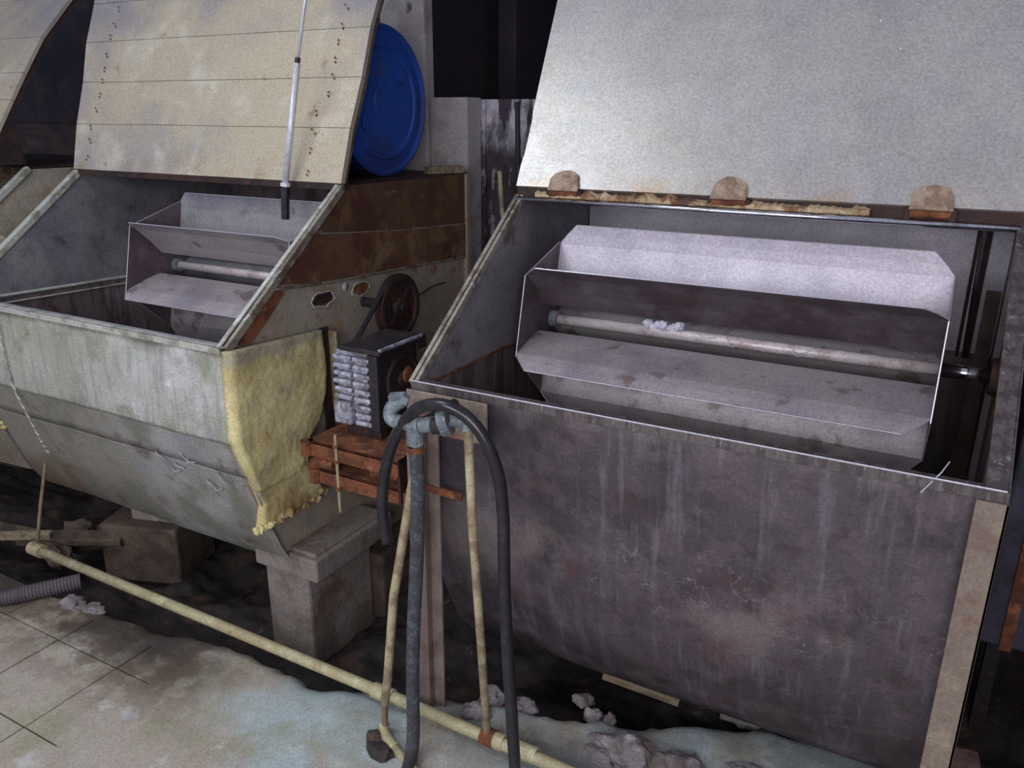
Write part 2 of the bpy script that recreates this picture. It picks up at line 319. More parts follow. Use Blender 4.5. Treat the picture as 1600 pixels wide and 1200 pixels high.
# ------------------------------------------------------------ paddle wheel
def wheel(parent, xl, xr, yc, zc, Rr, th0, shaft_x, mats, ch=.055):
    """steel shaft with six dished blades between hexagonal end plates"""
    xa, xb = xl-ch, xr+ch
    sh = link('shaft', tube([(shaft_x[0], yc, zc), (shaft_x[1], yc, zc)], .0165, 16), 'shaft_steel', parent, smooth=True)
    link('shaft_journal', tube([(xb+.004, yc, zc), (shaft_x[1]-.02, yc, zc)], .0185, 16), 'chrome', sh, label='polished end of the shaft', smooth=True)
    link('collar', tube([(xa+.004, yc, zc), (xa+.03, yc, zc)], .026, 16), 'zinc', sh)
    ri = Rr-ch
    for x, nm in ((xa, 0), (xb, 1)):
        poly = [(yc+ri*math.cos(math.radians(th0+60*k)), zc+ri*math.sin(math.radians(th0+60*k))) for k in range(6)]
        link('end_plate', prism_x(poly, x-.002, x+.002), mats[1], sh)
        link('plate_edge_glint', tube([(x, y, z) for y, z in poly+poly[:1]], .0016, 6), 'edge_bright', sh, label='bright painted glint along the edge of the end plate')  # pale bead added in place of light reflected by the plate rim
    for k in range(6):
        a = math.radians(th0+60*k); e = Vector((0, math.cos(a), math.sin(a))); n = Vector((0, -math.sin(a), math.cos(a)))
        O = Vector((0, yc, zc))
        rows = [(.022 if k in (3, 4) else .085, .0), (.15, -.006), (Rr-.06, -.006), (Rr-.03, 0), (Rr, .008)]
        V = []
        for r, h in rows:
            cut = max(0, r-(Rr-ch)) if r < Rr else ch
            V += [O+e*r+n*h+Vector((xa+cut, 0, 0)), O+e*r+n*h+Vector((xb-cut, 0, 0))]
        V2 = [v-n*.003 for v in V]; m = len(V); Fc = []
        for i in range(len(rows)-1):
            q = 2*i; Fc += [(q, q+1, q+3, q+2), (m+q, m+q+2, m+q+3, m+q+1)]
            Fc += [(q, q+2, m+q+2, m+q), (q+1, m+q+1, m+q+3, q+3)]
        Fc += [(0, m, m+1, 1), (m-2, m-1, 2*m-1, 2*m-2)]
        bl = link('blade', mesh(V+V2, Fc), mats[0][k % len(mats[0])], sh)
        tip = [V[4], V[6], V[8], V[9], V[7], V[5]]
        link('blade_edge_glint', tube([t-n*.0015 for t in tip], .0017, 6), 'edge_bright', bl, label='bright painted glint along the edge of the blade')  # pale bead added in place of light reflected by the blade tip
    return sh

# ------------------------------------------------------------ right vat
def vat_profile(yb):
    return [(1.661, 1.02), (1.668, .91), (1.682, .80), (1.697, .65), (1.732, .49), (1.79, .31), (1.86, .17), (1.95, .06), (2.08, -.01), (2.24, -.04), (2.42, -.03), (2.58, .03), (2.7, .14), (yb-.04, .34), (yb, .6), (yb, 1.0)]
def end_poly(yb): return vat_profile(yb)+[(yb, 1.455), (2.25, 1.455)]

XL, XR, YB = -1.2, .168, 2.80
rv = thing('washing_vat', 'large open steel washing vat with dark stained front and plain pale lid, at the right', 'vat', (-.516, 2.23, 0), 'washing vats in a row')
pr = vat_profile(YB)
link('front_sheet', sheet(pr[:13], XL+.002, XR-.002, .005, 60, .003, .05), 'vat_front', rv, smooth=True, label='dark mottled steel front sheet curving under the vat')
link('back_sheet', sheet(pr[12:]+[(YB, 1.455)], XL, XR, .004), 'steel_wall', rv)
link('back_lining', box(XL+.008, XR-.006, YB-.012, YB-.006, 1.0, 1.45), 'stainless_bright', rv, label='clean bright stainless back lining above the water line')
link('back_stain_lining', box(XL+.008, XR-.006, YB-.012, YB-.006, .45, .998), 'stained_wall', rv, label='brown stained back lining below the water line')
low = [p for p in vat_profile(YB)][1:]
def clip_end(yb, z_hi): return [(1.667, z_hi)]+[p for p in vat_profile(yb)[1:] if p[1] < z_hi]+[(yb, z_hi)]
for x0, x1, s in ((XL, XL+.004, 1), (XR-.004, XR, -1)):
    link('end_panel', prism_x(end_poly(YB), x0, x1), 'steel_wall', rv)
    xi = (x1, x1+.002) if s > 0 else (x0-.002, x0)
    link('end_stain_lining', prism_x([(y+(.008 if y < 2.2 else -.01), z) for y, z in clip_end(YB, .99) if z > .5], *xi), 'stained_wall', rv, label='brown stained lower lining of the end wall')
    xw = x1+.002 if s > 0 else x0-.002
    link('weld_seam', tube([(xw, 1.67, .996), (xw, YB-.012, .99)], .0035, 6), 'rust', rv, label='rusty weld seam along the end wall')
link('top_sheet', box(XL, XR, 2.262, YB, 1.452, 1.457), 'steel_wall', rv)
# rims
link('front_rim', join(box(XL-.004, XR+.006, 1.650, 1.656, .998, 1.022), box(XL-.004, XR+.006, 1.656, 1.684, 1.014, 1.019)), 'rim_dark', rv, bevel=.001)
link('rim_edge', tube([(XL, 1.650, 1.0215), (XR, 1.650, 1.0235)], .0022, 6), 'edge_bright', rv, label='bright thin edge of the front rim')  # thin bright line along the outer edge
def slant(x0, x1, w, d, name, m, parent, y0=1.655, z0=1.015, y1=2.25, z1=1.458):
    dv = Vector((0, y1-y0, z1-z0)).normalized(); n = Vector((0, -dv.z, dv.y))
    a = Vector((0, y0, z0)); b = Vector((0, y1, z1)); V = []
    for p in (a, b):
        for q in (-d, .004):
            for x in (x0, x1): V.append(p+n*q+Vector((x, 0, 0)))
    return link(name, mesh(V, [(0, 1, 3, 2), (4, 6, 7, 5), (0, 2, 6, 4), (1, 5, 7, 3), (0, 4, 5, 1), (2, 3, 7, 6)]), m, parent, bevel=.001)
slant(XL-.014, XL-.002, 0, .014, 'sloping_rim', 'rim_steel', rv)
slant(XL+.004, XL+.014, 0, .018, 'sloping_rim', 'rim_steel', rv)
slant(XR-.036, XR+.004, 0, .006, 'sloping_rim', 'rim_dark', rv)
slant(XR-.0, XR+.006, 0, .05, 'sloping_rim', 'rim_dark', rv)
link('hinge_rail', tube([(XL-.004, 2.236, 1.448), (XR-.03, 2.236, 1.446)], .0085, 16), 'chrome', rv, smooth=True, label='shiny round rail under the hinges')
link('hinge_angle', box(XL-.01, XR+.02, 2.252, 2.268, 1.45, 1.487), 'dark_rust', rv)
# crumbled foam along the hinge line
V = []; Fc = []; n = 150
for i in range(n+1):
    x = XL+.06+(XR-.42-XL)*i/n; h = .012+.020*abs(noise.noise(Vector((x*16, 0, 0))))+.012*abs(noise.noise(Vector((x*55, 0, 3)))); d = .012+.012*noise.noise(Vector((x*30, 5, 0)))
    V += [(x, 2.252, 1.453), (x, 2.245-d, 1.458), (x, 2.243-d*.6, 1.458+h*.6), (x, 2.252, 1.458+h)]
for i in range(n):
    for k in range(3): a = 4*i+k; Fc.append((a, a+1, a+5, a+4))
link('foam_crust', mesh(V, Fc), 'foam_crust', rv, stuff=True, label='crumbling tan foam crust along the hinge line')
# stiffener rod on the back wall, bearing
link('wall_rod', tube([(.082, YB-.022, 1.45), (.092, YB-.022, .985)], .007, 8), 'chrome', rv, label='thin polished upright rod at the back right corner')
link('rod_backing', join(box(.066, .076, YB-.02, YB-.012, .985, 1.45), box(.092, .106, YB-.02, YB-.012, .985, 1.45)), 'dark_rust', rv)
link('bearing', lathe_x([(XR-.03, .02), (XR-.03, .045), (XR-.012, .05), (XR-.003, .05)], 2.25, 1.08, 20), 'dark_rust', rv)
for y in (1.80, 1.90, 2.42):
    link('wall_channel', box(XR-.022, XR-.006, y, y+.03, .55, 1.0+(y-1.66)*.62), 'stained_wall', rv)
# legs
link('leg', join(box(XR-.048, XR+.008, 1.640, 1.647, -.02, 1.0), box(XR+.002, XR+.008, 1.640, 1.690, -.02, 1.0)), 'leg_paint', rv, bevel=.001, label='tan painted angle iron leg at the right front corner')
link('leg', box(XL-.004, XL+.048, 1.618, 1.650, -.02, .93), 'post_paint', rv, bevel=.002, label='brownish box section leg at the left front corner')
link('leg_stay', box(XL+.048, XL+.085, 1.640, 1.648, -.02, .93), 'post_paint', rv, bevel=.002)
for x in (XL+.02, XR-.03): link('leg', box(x-.02, x+.02, YB-.02, YB+.02, -.28, 1.2), 'post_paint', rv)
link('gusset_plate', box(XL-.014, XL+.236, 1.640, 1.646, .885, 1.0), 'gusset', rv, bevel=.004, label='tan and rust stained plate under the rim corner')
link('cross_bracket', box(XL-.01, XL+.16, 1.63, 1.638, .715, .735), 'rust', rv)
# lid
def lid_pt(t, off=0):   # along the leaning lid
    d = Vector((0, .267, .552)).normalized(); n = Vector((0, -d.z, d.y)); return Vector((0, 2.240, 1.487))+d*t+n*off
lid_n = 28
V = []; Fc = []
for side, off in ((0, 0), (1, -.022)):
    for j in range(lid_n+1):
        for i in range(lid_n+1):
            x = XL-.008+(1.44)*i/lid_n; t = .98*j/lid_n
            bow = .006*math.sin(PI*i/lid_n)*math.sin(PI*j/lid_n)+noise.noise(Vector((x*2.5, t*2.5, 2)))*.004
            if i == 0 and side == 0 and .1 < t < .24: x += .004
            p = lid_pt(t, off+(bow if side == 0 else 0)); V.append((x, p.y, p.z))
W = lid_n+1; S = W*W
for j in range(lid_n):
    for i in range(lid_n):
        a = j*W+i; Fc += [(a, a+1, a+W+1, a+W), (S+a, S+a+W, S+a+W+1, S+a+1)]
for j in range(lid_n):
    for a, b in ((j*W, (j+1)*W), (j*W+lid_n, (j+1)*W+lid_n), (j, j+1), (lid_n*W+j, lid_n*W+j+1)): Fc.append((a, b, S+b, S+a))
lid = link('lid', mesh(V, Fc), 'lid_steel', rv, smooth=False, label='plain pale steel lid standing open, leaning back')
for hx in (-1.045, -.55, -.055):
    hg = link('hinge', tube([(hx-.045, 2.243, 1.470), (hx+.045, 2.243, 1.470)], .0115, 10), 'rust', rv, label='rusted hinge knuckle with a stained round leaf')
    pts = []
    for k in range(13):
        a = PI*k/12; q = 1+.12*noise.noise(Vector((k*.9, hx*9, 0))); pts.append((math.cos(a)*.047*q, .012+math.sin(a)*.042*q))
    pts = [(.05, -.012)]+pts+[(-.05, -.012)]
    V = []
    for off in (.004, .0095):
        for (u, t) in pts: p = lid_pt(t, off); V.append((hx+u, p.y, p.z))
    m = len(pts)
    link('hinge_leaf', mesh(V, [list(range(m)), list(range(m, 2*m))]+[(i, (i+1) % m, m+(i+1) % m, m+i) for i in range(m)]), 'hinge_brown', hg, bevel=.002)
    for s in (-1, 1): link('hinge_lug', box(hx+s*.05-.008, hx+s*.05+.008, 2.236, 2.256, 1.448, 1.482), 'dark_rust', hg, bevel=.002)
for k, (x, t) in enumerate([(-.51, .625)]):
    p = lid_pt(t, .0065); link('lid_stain', rock((x, p.y, p.z), (.014, .004, .02), 3, 2), 'post_paint', lid, label='brown drip stain near the top of the lid')
sp = []
for (x, t) in [(-.2, .58), (-.16, .585), (-.135, .575), (-.19, .55), (-.13, .52), (-.17, .53), (-.25, .49), (-.18, .48), (-.19, .41)]:
    p = lid_pt(t, .008); sp.append(rock((x, p.y, p.z), (.002, .002, .002), 1, 1))
link('paint_specks', join(*sp), 'edge_bright', lid, stuff=True, label='tiny white specks on the upper right of the lid')

wheel(rv, -1.031, -.03, 2.25, 1.08, .296, 136.7, (-1.083, XR-.01), (['blade_dirty_shaded', 'stainless', 'stainless', 'stainless', 'stainless', 'stainless_bright'], 'blade_dirty_shaded'))  # blade colours carry shade: first one dark underneath, last one pale as lit

# ------------------------------------------------------------ left vat
LX0, LX1, LYB = -3.38, -1.914, 3.10
lv = thing('washing_vat', 'left washing vat clad in grey sheet and yellow foam, with panelled tan lid', 'vat', (-2.65, 2.38, 0), 'washing vats in a row')
lp = [(1.652, 1.008), (1.646, .85), (1.644, .70), (1.700, .53), (1.752, .37), (1.80, .24), (1.85, .15), (1.99, .055), (2.15, -.02), (2.4, -.03), (2.7, .06), (2.95, .28), (3.08, .6), (LYB, 1.0)]
link('upper_cladding', sheet([(1.648, 1.004), (1.641, .85), (1.638, .70), (1.642, .685)], LX0+.0, LX1-.004, .004, 70, .006, .04, .006), 'clad_top', lv, smooth=True, label='weathered pale grey upper front sheet')
link('middle_cladding', sheet([(1.650, .715), (1.652, .69), (1.672, .615), (1.692, .55)], LX0+.005, LX1+.002, .004, 70, .007, .03, .008), 'clad_low', lv, smooth=True, label='dented middle front sheet below the lap seam')
link('lower_cladding', sheet([(1.697, .556), (1.706, .53), (1.756, .37), (1.803, .24), (1.855, .145), (1.99, .045), (2.15, -.03)], LX0+.01, LX1+.012, .005, 70, .006, .04, .006), 'clad_low', lv, smooth=True, label='curved lower sheet running under the vat')
link('drum_sheet', sheet([(y+.012, z+.01) for y, z in lp], LX0+.01, LX1-.03, .004), 'steel_wall', lv)
ep = lp+[(LYB, 1.452), (2.25, 1.452)]
link('end_panel', prism_x(ep, LX1-.012, LX1-.006), 'end_steel', lv, label='grey brown steel end wall')
link('end_panel', prism_x(ep, LX0, LX0+.006), 'steel_wall', lv)
link('end_stain_lining', prism_x([(y+(.012 if y < 2.2 else -.02), z) for y, z in ep if z < .95 and z > .3]+[(LYB-.02, .955), (1.665, .965)], LX0+.006, LX0+.008), 'stained_wall', lv)
link('weld_seam', tube([(LX0+.012, 1.68, .985), (LX0+.012, LYB-.02, .95)], .007, 6), 'rim_pale', lv, label='pale ledge along the inside of the end wall')
link('weld_seam', tube([(LX0+.014, 1.68, .955), (LX0+.014, LYB-.02, .92)], .004, 6), 'rim_pale', lv)
link('back_sheet', box(LX0+.01, LX1-.01, LYB-.01, LYB, .5, 1.452), 'stained_wall', lv, label='dark stained back wall')
link('top_sheet', box(LX0, LX1, 2.262, LYB, 1.448, 1.454), 'dark_rust', lv)
# rusty plates on the end wall
x0 = LX1-.006; x1 = LX1+.001
link('rust_plate', prism_x([(1.93, 1.20), (2.27, 1.452), (3.08, 1.45), (3.075, 1.235), (2.55, 1.263), (2.126, 1.30), (2.06, 1.25)], x0, x1), 'rust_panel', lv, bevel=.001, label='upper brown rusted plate')
link('rust_plate', prism_x([(1.884, 1.165), (2.07, 1.262), (2.128, 1.300), (2.55, 1.262), (3.074, 1.234), (3.065, 1.092), (2.6, 1.112), (2.19, 1.128), (2.0, 1.15)], x0, x1+.003), 'rust_panel_low', lv, bevel=.001, label='lower orange brown rusted plate')
link('rust_patch', prism_x([(1.72, 1.00), (1.78, 1.1), (1.90, 1.16), (1.93, 1.13), (1.85, 1.06), (1.77, 1.0)], x0, x1+.003), 'rust', lv)
link('weld_seam', tube(spline([(x1, 1.88, 1.15), (x1, 2.19, 1.127), (x1, 2.6, 1.111), (x1, 3.06, 1.09)], 8), .005, 6), 'rim_steel', lv)
link('weld_seam', tube([(x1, 2.128, 1.302), (x1, 2.55, 1.264), (x1, 3.07, 1.236)], .003, 6), 'rim_steel', lv)
for c, r, s in (((2.115, 1.075), (.055, .020), 1), ((2.325, 1.075), (.045, .022), 4)):
    link('rust_hole', disc_hole(c, r, s, x1), 'dark_rust' if s == 1 else 'rust', lv, label='ragged dark hole rusted in the end wall')
    rim = [(x1+.002, c[0]+r[0]*1.15*math.cos(a), c[1]+r[1]*1.25*math.sin(a)) for a in [2*PI*k/18 for k in range(19)]]
    rim = [(p[0], p[1]+.010*noise.noise(Vector((p[1]*60, p[2]*60, 1))), p[2]+.012*noise.noise(Vector((p[1]*60, p[2]*60, 5)))) for p in rim]
    link('hole_lip', tube(rim, .0032, 6), 'rim_pale', lv)
link('crack', tube(spline([(x1, 2.62, .985), (x1, 2.72, .985), (x1, 2.80, 1.0), (x1, 2.90, 1.0)], 4), .003, 5), 'dark_iron', lv)
link('corner_strip', box(LX1-.01, LX1+.012, 3.07, 3.10, .85, 1.45), 'gusset', lv)
# rims
link('front_rim', join(box(LX0, LX1+.002, 1.638, 1.645, .992, 1.012), box(LX0, LX1+.002, 1.640, 1.668, 1.006, 1.012)), 'rim_pale', lv, bevel=.001)
slant(LX1-.022, LX1-.006, 0, .014, 'sloping_rim', 'rim_pale', lv, 1.65, 1.008)
slant(LX1-.003, LX1+.012, 0, .022, 'sloping_rim', 'rim_steel', lv, 1.66, 1.006)
slant(LX0-.02, LX0+.012, 0, .02, 'sloping_rim', 'rim_pale', lv, 1.65, 1.008)
link('hinge_angle', box(LX0-.01, LX1+.02, 2.244, 2.27, 1.440, 1.462), 'dark_rust', lv)
# foam slab on the end wall
lb = [(1.645, 1.000), (1.642, .85), (1.640, .70), (1.700, .53), (1.735, .44), (1.712, .365)]
rb = [(2.078, .975), (2.085, .86), (2.075, .75), (2.045, .67), (1.965, .60), (1.948, .52), (1.985, .46), (2.03, .37)]
def along(pts, t):
    L = [0]
    for a, b in zip(pts[:-1], pts[1:]): L.append(L[-1]+math.dist(a, b))
    s = t*L[-1]
    for i in range(len(pts)-1):
        if s <= L[i+1]+1e-9:
            q = (s-L[i])/(L[i+1]-L[i]); return (pts[i][0]+(pts[i+1][0]-pts[i][0])*q, pts[i][1]+(pts[i+1][1]-pts[i][1])*q)
NJ, NI = 70, 50; V = []; Fc = []
for side in (0, 1):
    for j in range(NJ+1):
        a = along(lb, j/NJ); b = along(rb, j/NJ)
        for i in range(NI+1):
            s = i/NI; y = a[0]+(b[0]-a[0])*s; z = a[1]+(b[1]-a[1])*s
            edge = min(s, 1-s)*NI; k = 1-max(0, 1-edge/2.5)**2*.6
            if i == NI or i == 0 or j == NJ: 
                y += noise.noise(Vector((z*30, s*5, 1)))*.012*(1 if i else .3); z += noise.noise(Vector((y*30, s*3, 7)))*.012*(j == NJ)
            if j == NJ: z += .012*noise.noise(Vector((y*80, 2, 3)))
            x = LX1-.004 if side else LX1+.010+.028*k+noise.noise(Vector((y*12, z*12, 0)))*.008+noise.noise(Vector((y*50, z*50, 0)))*.003-.018*(z < .5)*(1-s)
            V.append((x, y, z))
W = NI+1; S = W*(NJ+1)
for j in range(NJ):
    for i in range(NI):
        a = j*W+i; Fc += [(a, a+1, a+W+1, a+W), (S+a, S+a+W, S+a+W+1, S+a+1)]
    for a in (j*W, j*W+NI): Fc.append((a, a+W, S+a+W, S+a))
for i in range(NI):
    for a in (i, NJ*W+i): Fc.append((a, a+1, S+a+1, S+a))
link('foam_insulation', mesh(V, Fc), 'foam', lv, smooth=True, label='thick crumbling yellow foam slab on the end wall')
link('foam_backing', join(box(LX1, LX1+.012, 2.085, 2.12, .58, .975)), 'dark_rust', lv)
link('foam_edge_strip', box(LX1, LX1+.045, 2.122, 2.128, .66, .96), 'pipe_tan', lv, bevel=.001, label='thin tan upright strip beside the foam')
# ragged ends of the foam: crumbs hanging under the edge
cr = [rock((LX1+.02+random.uniform(-.008, .018), 1.70+.33*q/22, .362+.05*random.random()*(q/22)-.004), (.012+.01*random.random(), .014, .010+.01*random.random()), q, 1) for q in range(23)]
link('foam_crumbs', join(*cr), 'foam', lv, stuff=True)
lf = [rock((LX0+.0, 1.69+.19*q/16+0.01*random.random(), .52-.36*(q/16)**1.1), (.02, .016, .018), q+40, 1) for q in range(17)]
link('foam_crumbs', join(*lf), 'foam', lv, stuff=True)
lf = [rock((LX0-.09-.05*random.random(), 1.75+.03*q, 1.10+.015*q-.10*random.random()), (.045, .05, .05), q+80, 2) for q in range(7)]
link('foam_lumps', join(*lf), 'foam', lv, stuff=True, label='pale yellow foam lumps outside the left end wall')
# peeled sheet crumple low on the cladding
cr = []
for q in range(12):
    x = -2.36+.33*q/12; z = .56-.05*math.sin(q*.9)-.05*q/12; y = 1.69+(.6-z)*.3
    if q % 3 == 1: continue
    cr.append(tube(spline([(x, y-.006, z), (x+.02, y-.016, z-.02+.02*random.random()), (x+.045, y-.008, z-.035*random.random())], 3), .003, 5))
link('peeled_coating', join(*cr), 'clad_low', lv, stuff=True, label='crumpled peeling coating on the cladding')
# pulley on the shaft end
lsh = wheel(lv, -2.79, -2.03, 2.25, 1.095, .296, 136.7, (-2.885, LX1-.005), (['stainless', 'stainless', 'stainless', 'steel_wall', 'steel_wall', 'steel_wall'], 'blade_dirty_shaded'), ch=.035)
pu = link('pulley', lathe_x([(-1.775, .03), (-1.775, .112), (-1.772, .120), (-1.764, .107), (-1.752, .107), (-1.744, .120), (-1.741, .114), (-1.741, .098), (-1.752, .094), (-1.754, .040), (-1.738, .034), (-1.735, .015), (-1.725, .014), (-1.725, .003)], 2.345, 1.02, 40), 'dark_rust', lv, label='dark rusty belt pulley')
link('pulley_shaft', tube([(LX1-.01, 2.345, 1.02), (-1.74, 2.345, 1.02)], .018, 12), 'dark_iron', pu)
for k in range(4):
    a = PI/4+k*PI/2; c = (2.345+.06*math.cos(a), 1.02+.06*math.sin(a))
    link('spoke', rot_box((-1.7495, *c), (.012, .05, .016), 0, a), 'dark_rust', pu)
# panelled lid: five folded boards
lprof = [(2.242, 1.462), (2.307, 1.648), (2.385, 1.819), (2.447, 1.986), (2.53, 2.15), (2.60, 2.32)]
ll = link('lid', prism_x([(2.262, 1.455), (2.325, 1.64), (2.403, 1.812), (2.467, 1.98), (2.55, 2.14), (2.62, 2.31), (2.64, 2.30), (2.575, 2.13), (2.49, 1.965), (2.43, 1.80), (2.35, 1.63), (2.285, 1.45)], LX0+.01, LX1-.004), 'lid_edge', lv, label='curved lid of five pale tan panels, standing open')
for i in range(5):
    (ya, za), (yb, zb) = lprof[i:i+2]; d = Vector((0, yb-ya, zb-za)).normalized(); n = Vector((0, -d.z, d.y))
    a = Vector((0, ya, za))+d*.0012; b = Vector((0, yb, zb))-d*.0012
    NX = 24; V = []
    for off in (0, -.02):
        for off_j, p in enumerate((a, a.lerp(b, .33), a.lerp(b, .66), b)):
            for k in range(NX+1):
                f_ = (i+(0 if p is a else .33 if off_j == 1 else .66 if off_j == 2 else 1)); x = LX0-.012-.026*f_+(LX1-LX0+.02+.026*f_)*k/NX; q = p+n*(off+(noise.noise(Vector((x*3, p.z*3, 5)))*.004 if off == 0 else 0)); V.append((x, q.y, q.z))
    W = NX+1; S = 4*W; Fc = []
    for j in range(3):
        for k in range(NX):
            q = j*W+k; Fc += [(q, q+1, q+W+1, q+W), (S+q, S+q+W, S+q+W+1, S+q+1)]
        for q in (j*W, j*W+NX): Fc.append((q, q+W, S+q+W, S+q))
    for k in range(NX):
        for q in (k, 3*W+k): Fc.append((q, q+1, S+q+1, S+q))
    link('lid_panel', mesh(V, Fc), 'old_lid', ll)
rv_ = []
for col, cx in ((0, LX0+.075), (1, LX1-.12)):
    for k in range(13):
        t = .03+.06*k+random.uniform(-.012, .012); s = t/.17; i = min(4, int(s)); (ya, za), (yb, zb) = lprof[i:i+2]
        q = s-i; y = ya+(yb-ya)*q; z = za+(zb-za)*q
        for e in range(2): rv_.append(rock((cx+random.uniform(-.01, .01)+(.03*col*(-1 if k < 4 else 0)), y-.004, z+e*.014), (.004, .003, .005), k+e, 1))
link('rust_rivets', join(*rv_), 'rust', ll, stuff=True, label='rows of rusty spot weld marks')

# ------------------------------------------------------------ third vat, mostly out of frame
tv = thing('washing_vat', 'third washing vat, only its dirty tan lid showing at the top left corner', 'vat', (-4.5, 2.3, 0), 'washing vats in a row')
TX0, TX1 = -5.3, -3.74
link('front_sheet', sheet([(y, z) for y, z in lp], TX0, TX1, .005, 10, .003, .06), 'stained_wall', tv, smooth=True)
link('end_panel', prism_x([(y, z) for y, z in ep], TX1-.006, TX1), 'end_steel', tv)
link('end_panel', prism_x([(y, z) for y, z in ep], TX0, TX0+.006), 'end_steel', tv)
link('front_rim', box(TX0, TX1, 1.645, 1.67, 1.0, 1.012), 'rim_pale', tv)
link('top_sheet', box(TX0, TX1, 2.262, LYB, 1.448, 1.454), 'dark_rust', tv)
link('back_sheet', box(TX0+.01, TX1-.01, LYB-.01, LYB, .5, 1.448), 'stained_wall', tv)
slant(TX1-.02, TX1+.01, 0, .02, 'sloping_rim', 'rim_pale', tv, 1.65, 1.008)
tl = link('lid', prism_x([(2.10, 1.47), (2.10, 1.53), (2.19, 1.68), (2.42, 2.01), (2.6, 2.2), (2.7, 2.4), (2.73, 2.4), (2.63, 2.19), (2.45, 2.0), (2.22, 1.67), (2.25, 1.47)], TX0, TX1-.004), 'dark_rust', tv, label='dirty tan lid leaning far back')
tpr = [(2.095, 1.53), (2.15, 1.62), (2.232, 1.745), (2.31, 1.86), (2.42, 2.015), (2.6, 2.205), (2.7, 2.4)]
for i in range(6):
    (ya, za), (yb, zb) = tpr[i:i+2]; d = Vector((0, yb-ya, zb-za)).normalized(); n = Vector((0, -d.z, d.y))
    a = Vector((0, ya, za))+d*.0012; b = Vector((0, yb, zb))-d*.0012
    link('lid_panel', prism_x([(p.y, p.z) for p in (a+n*.004, b+n*.004, b-n*.012, a-n*.012)], TX0-.01, TX1), 'old_lid', tl)

# ------------------------------------------------------------ blue barrel lying on the left vat
bx, by, bz, br = -2.05, 2.70, 1.742, .285
bb = thing('barrel', 'blue plastic barrel lying on its side behind the tan panelled lid', 'barrel', (bx-.4, by, 1.455))
link('barrel_body', lathe_x([(bx-.86, .01), (bx-.86, .25), (bx-.84, .272), (bx-.62, .275), (bx-.60, .285), (bx-.58, .275), (bx-.28, .275), (bx-.26, .285), (bx-.24, .275), (bx-.02, .272), (bx-.008, .262), (bx-.008, .01)], by, bz, 56), 'blue_plastic', bb, smooth=False)
link('barrel_head', lathe_x([(bx-.012, .283), (bx, .285), (bx+.004, .276), (bx-.008, .262), (bx-.004, .225), (bx+.003, .218), (bx+.003, .205), (bx-.004, .198), (bx-.004, .06), (bx, .055), (bx, .03), (bx, .002)], by, bz, 56), 'blue_plastic', bb, label='round blue barrel head with raised rings')
for c in ((by+.12, bz+.10), (by-.12, bz-.08)):
    link('bung', lathe_x([(bx-.004, .03), (bx+.006, .03), (bx+.008, .022), (bx+.008, .002)], *c, 16), 'blue_plastic', bb)
# wooden chock under the barrel, lying on the vat
tag(link('wooden_chock', rot_box((-1.975, 3.0, 1.470), (.04, .17, .03), -.5), 'wood', origin=None), 'short tan wooden chock beside the blue barrel on the vat top', 'wood')

# ------------------------------------------------------------ steel rod in front of the tan lid
def P3(x, y, z): return Vector((x, y, z))
rod = thing('hanging_rod', 'thin steel rod with black grip hanging in front of the tan panelled lid', 'rod', (-2.18, 2.24, 1.30))
A0 = P3(-2.145, 2.205, 1.33); A1 = P3(-2.133, 2.205, 1.45); A2 = P3(-2.075, 2.25, 1.86); A3 = P3(-1.985, 2.29, 2.30)
link('grip', tube([A0, A0.lerp(A1, .1), A1], .0155, 12), 'rubber', rod, label='black rubber grip')
link('tube', tube([A1, A2], .0115, 12), 'white_paint', rod, smooth=True, label='thicker pale lower tube')
link('collar', tube([A2.lerp(A1, .02), A2.lerp(A3, .04)], .0095, 10), 'dark_iron', rod)
link('inner_rod', tube([A2, A3], .006, 10), 'white_paint', rod, smooth=True)
link('end_cap', tube([A1-P3(0, 0, .004), A1.lerp(A2, .02)], .018, 12), 'white_paint', rod)

# ------------------------------------------------------------ motor, its mount and belt
mt = thing('electric_motor', 'old electric motor with finned grey body and rusty round end, between the vats', 'motor', (-1.64, 2.06, .655))
mx0, mx1, my, mz, mr = -1.745, -1.56, 2.075, .822, .135
link('motor_body', box(-1.735, -1.60, 1.965, 2.16, .70, .955), 'motor_grey', mt, bevel=.004)
for k in range(9):
    z = .706+.0275*k
    for xa, xb in (((-1.738, -1.664), (-1.655, -1.588)) if k > 2 else ((-1.655, -1.588),)):
        link('cooling_fin', box(xa+.002*math.sin(k*2.1), xb, 1.945+.002*math.sin(k*3.3), 1.975, z, z+.016), 'motor_grey', mt, bevel=.005)
link('terminal_box', box(-1.736, -1.664, 1.935, 1.968, .704, .782), 'motor_grey', mt, bevel=.008, label='blotched pale terminal box')
link('end_housing', box(-1.60, -1.556, 1.95, 2.175, .69, .957), 'dark_iron', mt, bevel=.006, label='black end housing')
link('end_shield', lathe_x([(-1.558, .09), (-1.548, .088), (-1.546, .078), (-1.554, .07), (-1.554, .03), (-1.545, .026), (-1.545, .002)], 2.085, .845, 32), 'dark_rust', mt, label='round dark rusty end shield')
link('shield_base', box(-1.560, -1.549, 2.0, 2.165, .70, .84), 'dark_rust', mt)
link('rust_boss', lathe_x([(-1.545, .030), (-1.538, .024), (-1.538, .002)], 2.10, .86, 14), 'rust', mt)
link('motor_cowl', box(-1.70, -1.535, 1.94, 2.20, .962, .978), 'dark_iron', mt, bevel=.003, label='dark flat guard plate on top')
link('cowl_edge', box(-1.545, -1.533, 1.945, 2.18, .974, .984), 'motor_grey', mt, bevel=.002)
link('cowl_lip', box(-1.543, -1.535, 2.15, 2.20, .935, .965), 'dark_iron', mt)
